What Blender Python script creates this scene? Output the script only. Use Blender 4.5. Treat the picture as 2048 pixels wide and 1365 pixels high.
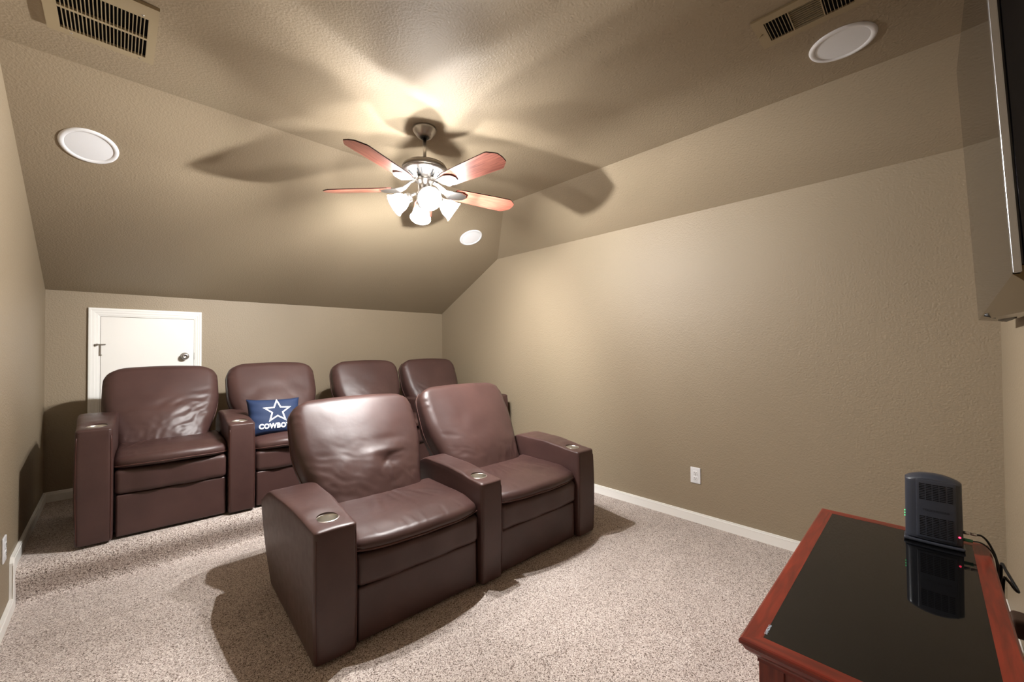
import bpy, bmesh, math, random
from mathutils import Vector, Matrix, noise
for o in list(bpy.data.objects): bpy.data.objects.remove(o)
scene = bpy.context.scene
COL = scene.collection
rad = math.radians
# ------------------------------------------------------------------ room numbers (metres)
W, D, Y0 = 3.4415, 4.790, 0.075          # right wall x, back wall y, front wall y
HB, Z1, Z2 = 1.742, 2.295, 2.624         # knee wall, right wall, flat ceiling heights
YC, XC = 3.043, 2.935                    # where the back / right slopes meet the flat ceiling
HP = 0.20                                # seating platform height
def riser_y(x): return 3.57 - 0.055*x
# ------------------------------------------------------------------ camera
cd = bpy.data.cameras.new('camera'); cam = bpy.data.objects.new('camera', cd); COL.objects.link(cam)
yaw, pit, rol = 0.773426, 0.015144, -0.0067896
F = Vector((math.sin(yaw)*math.cos(pit), math.cos(yaw)*math.cos(pit), math.sin(pit)))
R = Vector((math.cos(yaw), -math.sin(yaw), 0)); U = R.cross(F)
R2 = R*math.cos(rol)+U*math.sin(rol); U2 = -R*math.sin(rol)+U*math.cos(rol)
M = Matrix((R2, U2, -F)).transposed().to_4x4(); M.translation = Vector((0.37507, 0.32827, 1.3))
cam.matrix_world = M
cd.sensor_width = 36; cd.lens = 809.095/2048*36; cd.clip_start = 0.02
scene.camera = cam
# ------------------------------------------------------------------ world, exposure, lamp strengths
wd = bpy.data.worlds.new('World'); scene.world = wd; wd.use_nodes = True
wd.node_tree.nodes['Background'].inputs[0].default_value = (0.5, 0.5, 0.5, 1)
wd.node_tree.nodes['Background'].inputs[1].default_value = 0.0
vs = scene.view_settings
vs.view_transform = 'Standard'; vs.look = 'None'; vs.exposure = 0.0; vs.gamma = 1.0; vs.use_curve_mapping = False
BULB = 27500.0       # emission strength of each bulb in the ceiling fan
SHADE = 5.0        # glow of the frosted shades
scene.cycles.max_bounces = 6; scene.cycles.diffuse_bounces = 4; scene.cycles.glossy_bounces = 3; scene.cycles.transparent_max_bounces = 8
scene.cycles.use_adaptive_sampling = True; scene.cycles.adaptive_threshold = 0.05
scene.cycles.sample_clamp_indirect = 6.0
# ------------------------------------------------------------------ materials
def lin(c):
    return tuple(((v/255)/12.92 if v/255 <= 0.04045 else ((v/255+0.055)/1.055)**2.4) for v in c)+(1,)
MATS = {}
def mat(name, rgb, rough=0.5, metal=0.0, spec=0.5, bump=None, coat=0.0, emit=None, es=0.0, ior=None):
    if name in MATS: return MATS[name]
    m = bpy.data.materials.new(name); m.use_nodes = True; nt = m.node_tree; b = nt.nodes['Principled BSDF']
    b.inputs['Base Color'].default_value = lin(rgb); b.inputs['Roughness'].default_value = rough
    b.inputs['Metallic'].default_value = metal; b.inputs['Specular IOR Level'].default_value = spec
    b.inputs['Coat Weight'].default_value = coat
    if ior: b.inputs['IOR'].default_value = ior
    if emit: b.inputs['Emission Color'].default_value = lin(emit); b.inputs['Emission Strength'].default_value = es
    if bump:
        n = nt.nodes.new('ShaderNodeTexNoise'); n.inputs['Scale'].default_value = bump[0]; n.inputs['Detail'].default_value = 4
        g = nt.nodes.new('ShaderNodeTexCoord'); nt.links.new(g.outputs['Object'], n.inputs['Vector'])
        bp = nt.nodes.new('ShaderNodeBump'); bp.inputs['Strength'].default_value = bump[1]; bp.inputs['Distance'].default_value = bump[2]
        nt.links.new(n.outputs['Fac'], bp.inputs['Height']); nt.links.new(bp.outputs['Normal'], b.inputs['Normal'])
    MATS[name] = m; return m
def nodes(m): return m.node_tree, m.node_tree.nodes['Principled BSDF']
def ramp(nt, stops):
    r = nt.nodes.new('ShaderNodeValToRGB'); e = r.color_ramp.elements
    while len(e) < len(stops): e.new(0.5)
    for k, (p, c) in enumerate(stops): e[k].position = p; e[k].color = c
    return r
def paint_material():
    m = mat('painted_wall', (145, 130, 108), 0.55, spec=0.5); nt, b = nodes(m)
    g = nt.nodes.new('ShaderNodeNewGeometry')
    n1 = nt.nodes.new('ShaderNodeTexNoise'); n1.inputs['Scale'].default_value = 90; n1.inputs['Detail'].default_value = 3; n1.inputs['Roughness'].default_value = 0.55
    nt.links.new(g.outputs['Position'], n1.inputs['Vector'])
    n2 = nt.nodes.new('ShaderNodeTexVoronoi'); n2.feature = 'SMOOTH_F1'; n2.inputs['Scale'].default_value = 120
    nt.links.new(g.outputs['Position'], n2.inputs['Vector'])
    a = nt.nodes.new('ShaderNodeMath'); a.operation = 'MULTIPLY_ADD'; a.inputs[1].default_value = 0.6
    nt.links.new(n2.outputs['Distance'], a.inputs[0]); nt.links.new(n1.outputs['Fac'], a.inputs[2])
    bp = nt.nodes.new('ShaderNodeBump'); bp.inputs['Strength'].default_value = 0.42; bp.inputs['Distance'].default_value = 0.0045
    nt.links.new(a.outputs[0], bp.inputs['Height']); nt.links.new(bp.outputs['Normal'], b.inputs['Normal'])
    return m
def carpet_material():
    m = mat('carpet', (190, 172, 160), 0.95, spec=0.1); nt, b = nodes(m)
    g = nt.nodes.new('ShaderNodeNewGeometry')
    v = nt.nodes.new('ShaderNodeTexVoronoi'); v.inputs['Scale'].default_value = 300
    n0 = nt.nodes.new('ShaderNodeTexNoise'); n0.inputs['Scale'].default_value = 120; n0.inputs['Detail'].default_value = 3
    nt.links.new(g.outputs['Position'], n0.inputs['Vector']); nt.links.new(g.outputs['Position'], v.inputs['Vector'])
    sp = nt.nodes.new('ShaderNodeSeparateColor'); nt.links.new(v.outputs['Color'], sp.inputs[0])
    r = ramp(nt, [(0.0, lin((84, 70, 62))), (0.14, lin((118, 102, 92))), (0.30, lin((182, 167, 158))), (0.75, lin((206, 193, 185))), (1.0, lin((232, 223, 216)))])
    nt.links.new(sp.outputs[0], r.inputs['Fac'])
    big = nt.nodes.new('ShaderNodeTexNoise'); big.inputs['Scale'].default_value = 2.4; big.inputs['Detail'].default_value = 3
    mp = nt.nodes.new('ShaderNodeMapping'); mp.inputs['Rotation'].default_value = (0, 0, rad(38)); mp.inputs['Scale'].default_value = (1.0, 3.0, 1)
    nt.links.new(g.outputs['Position'], mp.inputs['Vector']); nt.links.new(mp.outputs[0], big.inputs['Vector'])
    rb = ramp(nt, [(0.35, (0.93, 0.925, 0.92, 1)), (0.65, (1.04, 1.04, 1.04, 1))]); nt.links.new(big.outputs['Fac'], rb.inputs['Fac'])
    mx = nt.nodes.new('ShaderNodeMix'); mx.data_type = 'RGBA'; mx.blend_type = 'MULTIPLY'; mx.inputs['Factor'].default_value = 1
    nt.links.new(r.outputs[0], mx.inputs[6]); nt.links.new(rb.outputs[0], mx.inputs[7]); nt.links.new(mx.outputs[2], b.inputs['Base Color'])
    a = nt.nodes.new('ShaderNodeMath'); a.operation = 'ADD'; nt.links.new(n0.outputs['Fac'], a.inputs[0]); nt.links.new(sp.outputs[0], a.inputs[1])
    bp = nt.nodes.new('ShaderNodeBump'); bp.inputs['Strength'].default_value = 0.8; bp.inputs['Distance'].default_value = 0.006
    nt.links.new(a.outputs[0], bp.inputs['Height']); nt.links.new(bp.outputs['Normal'], b.inputs['Normal'])
    b.inputs['Sheen Weight'].default_value = 0.15
    return m
def leather_material():
    m = mat('brown_leather', (68, 47, 43), 0.40, spec=0.5); nt, b = nodes(m)
    tc = nt.nodes.new('ShaderNodeTexCoord')
    v = nt.nodes.new('ShaderNodeTexVoronoi'); v.feature = 'DISTANCE_TO_EDGE'; v.inputs['Scale'].default_value = 420
    n = nt.nodes.new('ShaderNodeTexNoise'); n.inputs['Scale'].default_value = 26; n.inputs['Detail'].default_value = 5
    for q in (v, n): nt.links.new(tc.outputs['Object'], q.inputs['Vector'])
    b1 = nt.nodes.new('ShaderNodeBump'); b1.inputs['Strength'].default_value = 0.22; b1.inputs['Distance'].default_value = 0.0012
    nt.links.new(v.outputs['Distance'], b1.inputs['Height'])
    b2 = nt.nodes.new('ShaderNodeBump'); b2.inputs['Strength'].default_value = 0.22; b2.inputs['Distance'].default_value = 0.0035
    nt.links.new(n.outputs['Fac'], b2.inputs['Height']); nt.links.new(b1.outputs['Normal'], b2.inputs['Normal']); nt.links.new(b2.outputs['Normal'], b.inputs['Normal'])
    n2 = nt.nodes.new('ShaderNodeTexNoise'); n2.inputs['Scale'].default_value = 5; n2.inputs['Detail'].default_value = 6
    nt.links.new(tc.outputs['Object'], n2.inputs['Vector'])
    r = ramp(nt, [(0.3, lin((64, 43, 40))), (0.7, lin((75, 52, 48)))]); nt.links.new(n2.outputs['Fac'], r.inputs['Fac']); nt.links.new(r.outputs[0], b.inputs['Base Color'])
    mr = nt.nodes.new('ShaderNodeMapRange'); mr.inputs['To Min'].default_value = 0.34; mr.inputs['To Max'].default_value = 0.5
    nt.links.new(n.outputs['Fac'], mr.inputs['Value']); nt.links.new(mr.outputs[0], b.inputs['Roughness'])
    return m
def wood_material(name, dark, light, scale, axis_scale, rough, rot=(0, 0, 0), coat=0.3):
    m = mat(name, light, rough, coat=coat); nt, b = nodes(m); b.inputs['Coat Roughness'].default_value = 0.2
    tc = nt.nodes.new('ShaderNodeTexCoord'); mp = nt.nodes.new('ShaderNodeMapping'); mp.inputs['Scale'].default_value = axis_scale; mp.inputs['Rotation'].default_value = rot
    nt.links.new(tc.outputs['Object'], mp.inputs['Vector'])
    n = nt.nodes.new('ShaderNodeTexNoise'); n.inputs['Scale'].default_value = scale; n.inputs['Detail'].default_value = 7; n.inputs['Distortion'].default_value = 0.6
    nt.links.new(mp.outputs[0], n.inputs['Vector'])
    r = ramp(nt, [(0.32, lin(dark)), (0.68, lin(light))]); nt.links.new(n.outputs['Fac'], r.inputs['Fac']); nt.links.new(r.outputs[0], b.inputs['Base Color'])
    return m
PAINT = paint_material(); CARPET = carpet_material(); LEATHER = leather_material()
WHITE = mat('white_trim_paint', (240, 238, 233), 0.35)
DOORW = mat('white_door_paint', (236, 233, 227), 0.4, bump=(9, 0.08, 0.002))
PLATE = mat('white_plastic', (226, 226, 228), 0.35)
GRILLE = mat('speaker_grille', (228, 229, 232), 0.7, bump=(900, 0.5, 0.001))
NICKEL = mat('brushed_nickel', (186, 182, 178), 0.28, metal=1.0)
STEEL = mat('steel_cup', (226, 222, 214), 0.34, metal=1.0)
BRONZE = mat('pewter_housing', (120, 112, 104), 0.36, metal=0.85)
BLACK = mat('black_plastic', (16, 17, 20), 0.38)
DARK = mat('dark_void', (14, 12, 12), 0.9, spec=0.1)
MODEM = mat('dark_grey_plastic', (50, 53, 62), 0.33, bump=(600, 0.12, 0.0005))
VENT = mat('beige_vent_metal', (150, 134, 106), 0.42)
SEAM = mat('leather_seam', (70, 38, 32), 0.5)
THREAD = mat('seam_thread', (84, 52, 44), 0.6)
CHERRY = wood_material('cherry_wood', (92, 24, 14), (134, 42, 24), 6, (1.0, 9.0, 9.0), 0.34)
CHERRY_Y = wood_material('cherry_wood_cross_grain', (92, 24, 14), (134, 42, 24), 6, (9.0, 1.0, 9.0), 0.34)
CHERRY_Z = wood_material('cherry_wood_upright_grain', (104, 36, 26), (136, 54, 38), 6, (14.0, 14.0, 2.0), 0.4)
BLADE = wood_material('fan_blade_wood', (108, 56, 44), (152, 92, 76), 5, (1.5, 22.0, 22.0), 0.35)
BLADE_EDGE = mat('dark_blade_edge', (50, 22, 18), 0.4)
GLASSTOP = mat('black_glass', (10, 10, 11), 0.03, spec=0.5, coat=0.0)
TVGLOSS = mat('gloss_black_panel', (9, 9, 11), 0.04, spec=0.6)
TVSILVER = mat('silver_trim', (198, 200, 206), 0.25, metal=0.9)
TVNAVY = mat('dark_gloss_side', (22, 24, 36), 0.2)
TVBRONZE = mat('bronze_gloss_bezel', (104, 88, 62), 0.16, metal=0.7)
NAVY = mat('navy_fabric', (16, 38, 74), 0.75, bump=(500, 0.3, 0.0008))
LETTER = mat('white_print', (238, 240, 244), 0.7)
GREY_TEXT = mat('pale_print', (176, 188, 202), 0.5)
LEDG = mat('green_led', (80, 220, 140), 0.4, emit=(70, 230, 140), es=2.0)
LEDR = mat('red_led', (240, 60, 90), 0.4, emit=(255, 50, 90), es=3.0)
GREENPLUG = mat('green_plug', (40, 110, 80), 0.5)
def shade_material():
    m = bpy.data.materials.new('frosted_shade_glass'); m.use_nodes = True; nt = m.node_tree
    for n in list(nt.nodes): nt.nodes.remove(n)
    out = nt.nodes.new('ShaderNodeOutputMaterial'); tr = nt.nodes.new('ShaderNodeBsdfTransparent'); tl = nt.nodes.new('ShaderNodeBsdfTranslucent')
    tl.inputs[0].default_value = (0.95, 0.93, 0.9, 1); em = nt.nodes.new('ShaderNodeEmission'); em.inputs[0].default_value = (1, 0.97, 0.93, 1); em.inputs[1].default_value = SHADE
    m1 = nt.nodes.new('ShaderNodeMixShader'); m1.inputs[0].default_value = 0.62; nt.links.new(tr.outputs[0], m1.inputs[1]); nt.links.new(tl.outputs[0], m1.inputs[2])
    ad = nt.nodes.new('ShaderNodeAddShader'); nt.links.new(m1.outputs[0], ad.inputs[0]); nt.links.new(em.outputs[0], ad.inputs[1]); nt.links.new(ad.outputs[0], out.inputs[0])
    return m
def bulb_material(power):
    m = bpy.data.materials.new('lit_bulb'); m.use_nodes = True; nt = m.node_tree
    for n in list(nt.nodes): nt.nodes.remove(n)
    out = nt.nodes.new('ShaderNodeOutputMaterial'); em = nt.nodes.new('ShaderNodeEmission'); em.inputs[0].default_value = (1.0, 0.99, 0.975, 1); em.inputs[1].default_value = BULB*power
    nt.links.new(em.outputs[0], out.inputs[0]); return m
SHADEM = shade_material()
BULBS = [bulb_material(p) for p in (0.75, 1.1, 1.1, 1.0)]
# ------------------------------------------------------------------ mesh helpers
def obj(name, data, m, parent=None, smooth=True, angle=None):
    """data: bmesh or (verts, faces)"""
    me = bpy.data.meshes.new(name)
    if isinstance(data, tuple): me.from_pydata([tuple(v) for v in data[0]], [], data[1])
    else: data.to_mesh(me); data.free()
    ms = m if isinstance(m, list) else [m]
    for k in ms: me.materials.append(k)
    o = bpy.data.objects.new(name, me); COL.objects.link(o)
    if parent: o.parent = parent
    if smooth:
        if angle: me.shade_smooth(); me.set_sharp_from_angle(angle=rad(angle))
        else: me.shade_smooth()
    return o
def tag(o, label, cat, group=None):
    o['label'] = label; o['category'] = cat
    if group: o['group'] = group
    return o
def thing(name, label, cat, loc=(0, 0, 0), rz=0, group=None):
    o = bpy.data.objects.new(name, None); o.empty_display_size = 0.1; COL.objects.link(o)
    o.location = loc; o.rotation_euler = (0, 0, rz); return tag(o, label, cat, group)
def struct(name, data, m, smooth=False, angle=None, parent=None):
    o = obj(name, data, m, parent, smooth=smooth, angle=angle)
    if not parent: o['kind'] = 'structure'
    return o
def addbox(bm, x0, x1, y0, y1, z0, z1, mi=0, mtx=None, bev=0.0):
    vs = [Vector((x, y, z)) for x in (x0, x1) for y in (y0, y1) for z in (z0, z1)]
    if mtx: vs = [mtx @ v for v in vs]
    v = [bm.verts.new(c) for c in vs]
    fs = [bm.faces.new([v[i] for i in q]) for q in ((0, 1, 3, 2), (4, 6, 7, 5), (0, 4, 5, 1), (2, 3, 7, 6), (0, 2, 6, 4), (1, 5, 7, 3))]
    for f in fs: f.material_index = mi
    if bev:
        es = list({e for f in fs for e in f.edges}); bmesh.ops.bevel(bm, geom=es, offset=bev, segments=2, affect='EDGES', profile=0.5)
    return fs
def box(x0, x1, y0, y1, z0, z1, bev=0.0):
    bm = bmesh.new(); addbox(bm, x0, x1, y0, y1, z0, z1, bev=bev); return bm
def lathe(prof, n=48, close=False, mtx=None):
    vs, fs = [], []
    for i in range(n):
        a = 2*math.pi*i/n
        for r, z in prof: 
            v = Vector((r*math.cos(a), r*math.sin(a), z)); vs.append(mtx @ v if mtx else v)
    k = len(prof)
    for i in range(n):
        j = (i+1) % n
        for q in range(k-1): fs.append((i*k+q, j*k+q, j*k+q+1, i*k+q+1))
    if prof[0][0] > 1e-6 and close: fs.append(tuple(i*k for i in range(n))[::-1])
    if prof[-1][0] > 1e-6 and close: fs.append(tuple(i*k+k-1 for i in range(n)))
    bm = bmesh.new(); bv = [bm.verts.new(v) for v in vs]
    for f in fs:
        try: bm.faces.new([bv[i] for i in f])
        except ValueError: pass
    bmesh.ops.remove_doubles(bm, verts=bm.verts, dist=1e-6); bmesh.ops.recalc_face_normals(bm, faces=bm.faces)
    return bm
def smoothpath(pts, sub=8, closed=False):
    P = [Vector(p) for p in pts]; n = len(P); out = []
    rng = range(n if closed else n-1)
    for i in rng:
        if closed: a, b, c, d = P[(i-1) % n], P[i], P[(i+1) % n], P[(i+2) % n]
        else: a, b, c, d = P[max(i-1, 0)], P[i], P[i+1], P[min(i+2, n-1)]
        for s in range(sub):
            t = s/sub
            out.append(0.5*((2*b)+(-a+c)*t+(2*a-5*b+4*c-d)*t*t+(-a+3*b-3*c+d)*t**3))
    if not closed: out.append(P[-1])
    return out
def tube(pts, r, n=8, closed=False, bm=None, mi=0):
    bm = bm or bmesh.new(); P = [Vector(p) for p in pts]; rings = []
    up = Vector((0, 0, 1)); m = len(P)
    for i, p in enumerate(P):
        a = P[(i-1) % m] if (closed or i > 0) else p; b = P[(i+1) % m] if (closed or i < m-1) else p
        t = (b-a); t = t.normalized() if t.length > 1e-9 else Vector((1, 0, 0))
        if i == 0:
            s = t.cross(up); s = s if s.length > 0.05 else t.cross(Vector((1, 0, 0)))
        else: s = prev - t*prev.dot(t)
        s.normalize(); prev = s; q = t.cross(s)
        rr = r(i/(m-1)) if callable(r) else r
        rings.append([bm.verts.new(p+(s*math.cos(2*math.pi*k/n)+q*math.sin(2*math.pi*k/n))*rr) for k in range(n)])
    for i in range(m if closed else m-1):
        A, B = rings[i], rings[(i+1) % m]
        for k in range(n):
            f = bm.faces.new((A[k], A[(k+1) % n], B[(k+1) % n], B[k])); f.material_index = mi
    if not closed:
        for rg, fl in ((rings[0], True), (rings[-1], False)):
            f = bm.faces.new(rg[::-1] if not fl else rg); f.material_index = mi
    bmesh.ops.recalc_face_normals(bm, faces=bm.faces)
    return bm
def samples(half, r, ne, ni):
    a = [-half + r*(1-math.cos(math.pi/2*k/ne)) if False else -half + r*k/ne for k in range(ne)]
    b = [-half+r + (2*half-2*r)*k/ni for k in range(ni+1)]
    return a + b + [-v for v in a[::-1]]
def softbox(hx, hy, hz, r, fn=None, n=(8, 8, 8), ne=3, powr=2.0):
    """box with rounded edges as a dense welded grid, centred at the origin, then bent by fn"""
    r = min(r, hx*0.999, hy*0.999, hz*0.999)
    S = [samples(h, r, ne, k) for h, k in zip((hx, hy, hz), n)]; H = (hx, hy, hz)
    L = [len(s)-1 for s in S]; idx = {}; vs = []; fs = []
    def vid(i, j, k):
        if (i, j, k) in idx: return idx[(i, j, k)]
        p = Vector((S[0][i], S[1][j], S[2][k]))
        q = Vector([max(-(h-r), min(h-r, c)) for c, h in zip(p, H)]); d = p-q
        if d.length > 1e-9: 
            mx = max(abs(c) for c in d); d = d.normalized()*mx
        p = q+d
        if fn: p = Vector(fn(p.x, p.y, p.z))
        idx[(i, j, k)] = len(vs); vs.append(p); return idx[(i, j, k)]
    for a in range(3):
        b, c = (a+1) % 3, (a+2) % 3
        for side in (0, L[a]):
            for j in range(L[b]):
                for k in range(L[c]):
                    q = []
                    for dj, dk in ((0, 0), (1, 0), (1, 1), (0, 1)):
                        t = [0, 0, 0]; t[a] = side; t[b] = j+dj; t[c] = k+dk; q.append(vid(*t))
                    fs.append(tuple(q if side else q[::-1]))
    return (vs, fs)
def sstep(a, b, x):
    t = max(0.0, min(1.0, (x-a)/(b-a))); return t*t*(3-2*t)
def fold(u, v, A, B, w, amp):
    """soft crease from A to B in the uv plane"""
    ax, ay = A; bx, by = B; dx, dy = bx-ax, by-ay; L = math.hypot(dx, dy)
    t = ((u-ax)*dx+(v-ay)*dy)/(L*L); d = abs((u-ax)*dy-(v-ay)*dx)/L
    e = math.sin(math.pi*max(0, min(1, t)))**0.8 if 0 < t < 1 else 0
    return amp*e*math.exp(-(d/w)**2)
# ------------------------------------------------------------------ room shell
def quadmesh(polys):
    vs, fs = [], []
    for p in polys:
        b = len(vs); vs += [Vector(q) for q in p]; fs.append(tuple(range(b, b+len(p))))
    return (vs, fs)
sl = (Z2-HB)/(D-YC); y1 = D-(Z1-HB)/sl
T = 0.1
# ceiling: flat part, back slope, right slope, each with thickness upwards
bm = bmesh.new()
def slab(bm, pts, n):
    a = [bm.verts.new(p) for p in pts]; b = [bm.verts.new(Vector(p)+Vector(n)) for p in pts]
    bm.faces.new(a); bm.faces.new(b[::-1])
    for i in range(len(pts)): bm.faces.new((a[i], b[i], b[(i+1) % len(pts)], a[(i+1) % len(pts)]))
slab(bm, [(0, Y0, Z2), (0, YC, Z2), (XC, YC, Z2), (XC, Y0, Z2)], (0, 0, T)); 
slab(bm, [(0, D, HB), (W, D, HB), (W, y1, Z1), (XC, YC, Z2), (0, YC, Z2)], (0, 0, T))
slab(bm, [(XC, Y0, Z2), (XC, YC, Z2), (W, y1, Z1), (W, Y0, Z1)], (0, 0, T))
bmesh.ops.remove_doubles(bm, verts=bm.verts, dist=1e-5); bmesh.ops.recalc_face_normals(bm, faces=bm.faces)
struct('ceiling', bm, PAINT)
def wall(name, poly, n):
    b = bmesh.new(); slab(b, poly, n); bmesh.ops.recalc_face_normals(b, faces=b.faces); return struct(name, b, PAINT)
wall('wall_left', [(0, Y0, 0), (0, D, 0), (0, D, HB), (0, YC, Z2), (0, Y0, Z2)], (-T, 0, 0))
wall('wall_right', [(W, Y0, 0), (W, D, 0), (W, D, HB), (W, y1, Z1), (W, Y0, Z1)], (T, 0, 0))
wall('wall_back', [(0, D, 0), (W, D, 0), (W, D, HB), (0, D, HB)], (0, T, 0))
wall('wall_front', [(0, Y0, 0), (W, Y0, 0), (W, Y0, Z1), (XC, Y0, Z2), (0, Y0, Z2)], (0, -T, 0))
# floor with the raised seating platform, one carpet
vs, fs = [], []
prof = [(-9, 0.0), (-0.02, 0.0), (0.012, 0.004), (0.022, 0.02), (0.014, 0.06), (-0.002, 0.11), (-0.012, 0.145), (-0.004, 0.172), (0.018, 0.19), (0.05, 0.199), (0.08, HP), (9, HP)]
NX = 30
for i in range(NX+1):
    x = W*i/NX
    for dy, z in prof:
        y = Y0 if dy == -9 else (D if dy == 9 else riser_y(x)+dy)
        vs.append(Vector((x, y, z + (0.004*noise.noise(Vector((x*5, dy*9, 2))) if -1 < dy < 1 and z > 0 else 0))))
k = len(prof)
for i in range(NX):
    for q in range(k-1): fs.append((i*k+q, (i+1)*k+q, (i+1)*k+q+1, i*k+q+1))
fl = struct('floor', (vs, fs), CARPET, smooth=True)
# baseboards with a small moulded top
BBH = 0.072
def bbprof(h=BBH): return [(0, -0.03), (0.014, -0.03), (0.014, h*0.72), (0.011, h*0.82), (0.009, h*0.93), (0.005, h), (0, h)]
def baseboard(name, path, nrm):
    """path: list of (x, y, z0); nrm: inward normal"""
    bm = bmesh.new(); rings = []
    for p in path: rings.append([bm.verts.new(Vector(p)+Vector(nrm)*d+Vector((0, 0, z))) for d, z in bbprof()])
    for a, b in zip(rings, rings[1:]):
        for i in range(len(a)-1): bm.faces.new((a[i], a[i+1], b[i+1], b[i]))
    for r in (rings[0], rings[-1]): bm.faces.new(r)
    bmesh.ops.recalc_face_normals(bm, faces=bm.faces); return struct(name, bm, WHITE)
E_ = 0.001
yr0, yrW = riser_y(0)-0.02, riser_y(W)-0.02
def stepboard(name, x, nx, yr):
    # follows the carpet: low floor, up the riser, along the platform
    bm = bmesh.new(); t = 0.014
    low = [(Y0+0.014, -0.01), (yr+0.03, -0.01), (yr+0.03, HP-0.02), (yr+0.03, HP-0.02), (D-0.014, HP-0.02)]
    top = [(Y0+0.014, BBH), (yr-0.05, BBH), (yr-0.05, HP+BBH-0.025), (yr-0.03, HP+BBH), (D-0.014, HP+BBH)]
    A = [[bm.verts.new((x+nx*q, y, z)) for y, z in low] for q in (E_, t)]
    B = [[bm.verts.new((x+nx*q, y, z)) for y, z in top] for q in (E_, t)]
    for i in range(4):
        for q in (0, 1):
            try: bm.faces.new((A[q][i], A[q][i+1], B[q][i+1], B[q][i]))
            except ValueError: pass
        bm.faces.new((B[0][i], B[0][i+1], B[1][i+1], B[1][i]))
    for e in (0, 4): bm.faces.new((A[0][e], A[1][e], B[1][e], B[0][e]))
    bmesh.ops.remove_doubles(bm, verts=bm.verts, dist=1e-5); bmesh.ops.recalc_face_normals(bm, faces=bm.faces)
    # moulded lip along the top line
    for p, q in zip(top, top[1:]):
        n = Vector((0, q[0]-p[0], q[1]-p[1])).normalized()
        tube([Vector((x+nx*t, p[0], p[1]-0.012)), Vector((x+nx*t, q[0], q[1]-0.012))], 0.0022, 6, bm=bm)
    return struct(name, bm, WHITE)
stepboard('baseboard_left', 0, 1, yr0)
stepboard('baseboard_right', W, -1, yrW)
baseboard('baseboard_back', [(0, D-E_, HP), (0.215, D-E_, HP)], (0, -1, 0))
baseboard('baseboard_back', [(0.908, D-E_, HP), (W, D-E_, HP)], (0, -1, 0))
baseboard('baseboard_front', [(0, Y0+E_, 0), (W, Y0+E_, 0)], (0, 1, 0))
# ------------------------------------------------------------------ access door in the knee wall
DX0, DX1, DZ1 = 0.282, 0.855, 1.560; CX0, CX1, CZ1 = 0.217, 0.906, 1.624; DZ0 = HP+0.02
door = struct('door_1', box(DX0+0.002, DX1-0.002, D-0.010, D-0.0005, DZ0, DZ1-0.003, bev=0.001), DOORW)
def casing():
    # mitred profile swept left side, top, right side
    prof = [(0.0, 0.016), (0.004, 0.019), (0.015, 0.019), (0.019, 0.0165), (0.034, 0.0155), (0.038, 0.013), (0.052, 0.0115), (0.056, 0.009), (1.0, 0.008)]
    bm = bmesh.new(); rings = []
    for kx, kz in (('L', 0), ('L', 1), ('R', 1), ('R', 0)):
        ring = []
        for d, t in [(0, 0)] + prof + [(1.0, 0)]:
            dl = (DX0-CX0) if d == 1.0 else d
            dr = (CX1-DX1) if d == 1.0 else d*0.8
            dt = (CZ1-DZ1) if d == 1.0 else d
            x = CX0+dl if kx == 'L' else CX1-dr
            z = HP-0.005 if not kz else CZ1-dt
            ring.append(bm.verts.new((x, D-E_-t, z)))
        rings.append(ring)
    for a, b in zip(rings, rings[1:]):
        for i in range(len(a)-1): bm.faces.new((a[i], b[i], b[i+1], a[i+1]))
    for r in (rings[0], rings[-1]): bm.faces.new(r)
    bmesh.ops.recalc_face_normals(bm, faces=bm.faces); return bm
obj('door_casing', casing(), WHITE, door, smooth=False)
kx, kz = 0.791, 1.241
mk = Matrix.Translation((kx, D-0.010, kz)) @ Matrix.Rotation(rad(90), 4, 'X')
obj('door_knob', lathe([(0, 0.0), (0.031, 0.0), (0.031, 0.005), (0.024, 0.009), (0.012, 0.012), (0.011, 0.026), (0.018, 0.031), (0.026, 0.040), (0.0265, 0.052), (0.021, 0.060), (0.010, 0.063), (0.009, 0.060), (0.0, 0.060)], 32, mtx=mk), NICKEL, door)
bm = box(DX1-0.003, DX1+0.002, D-0.0125, D-0.006, kz-0.03, kz+0.03); obj('strike_plate', bm, NICKEL, door, smooth=False)
# swing latch across the left casing
bm = bmesh.new()
addbox(bm, 0.250, 0.302, D-0.026, D-0.020, 1.338, 1.346, bev=0.001)
addbox(bm, 0.281, 0.287, D-0.024, D-0.017, 1.262, 1.342, bev=0.001); addbox(bm, 0.279, 0.292, D-0.022, D-0.010, 1.258, 1.264)
tube([(0.262, D-0.018, 1.336), (0.262, D-0.034, 1.336)], 0.006, 10, bm=bm); tube([(0.256, D-0.03, 1.336), (0.268, D-0.034, 1.348)], 0.003, 8, bm=bm)
addbox(bm, 0.294, 0.312, D-0.018, D-0.010, 1.337, 1.347)
obj('swing_latch', bm, NICKEL, door, smooth=False)
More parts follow.
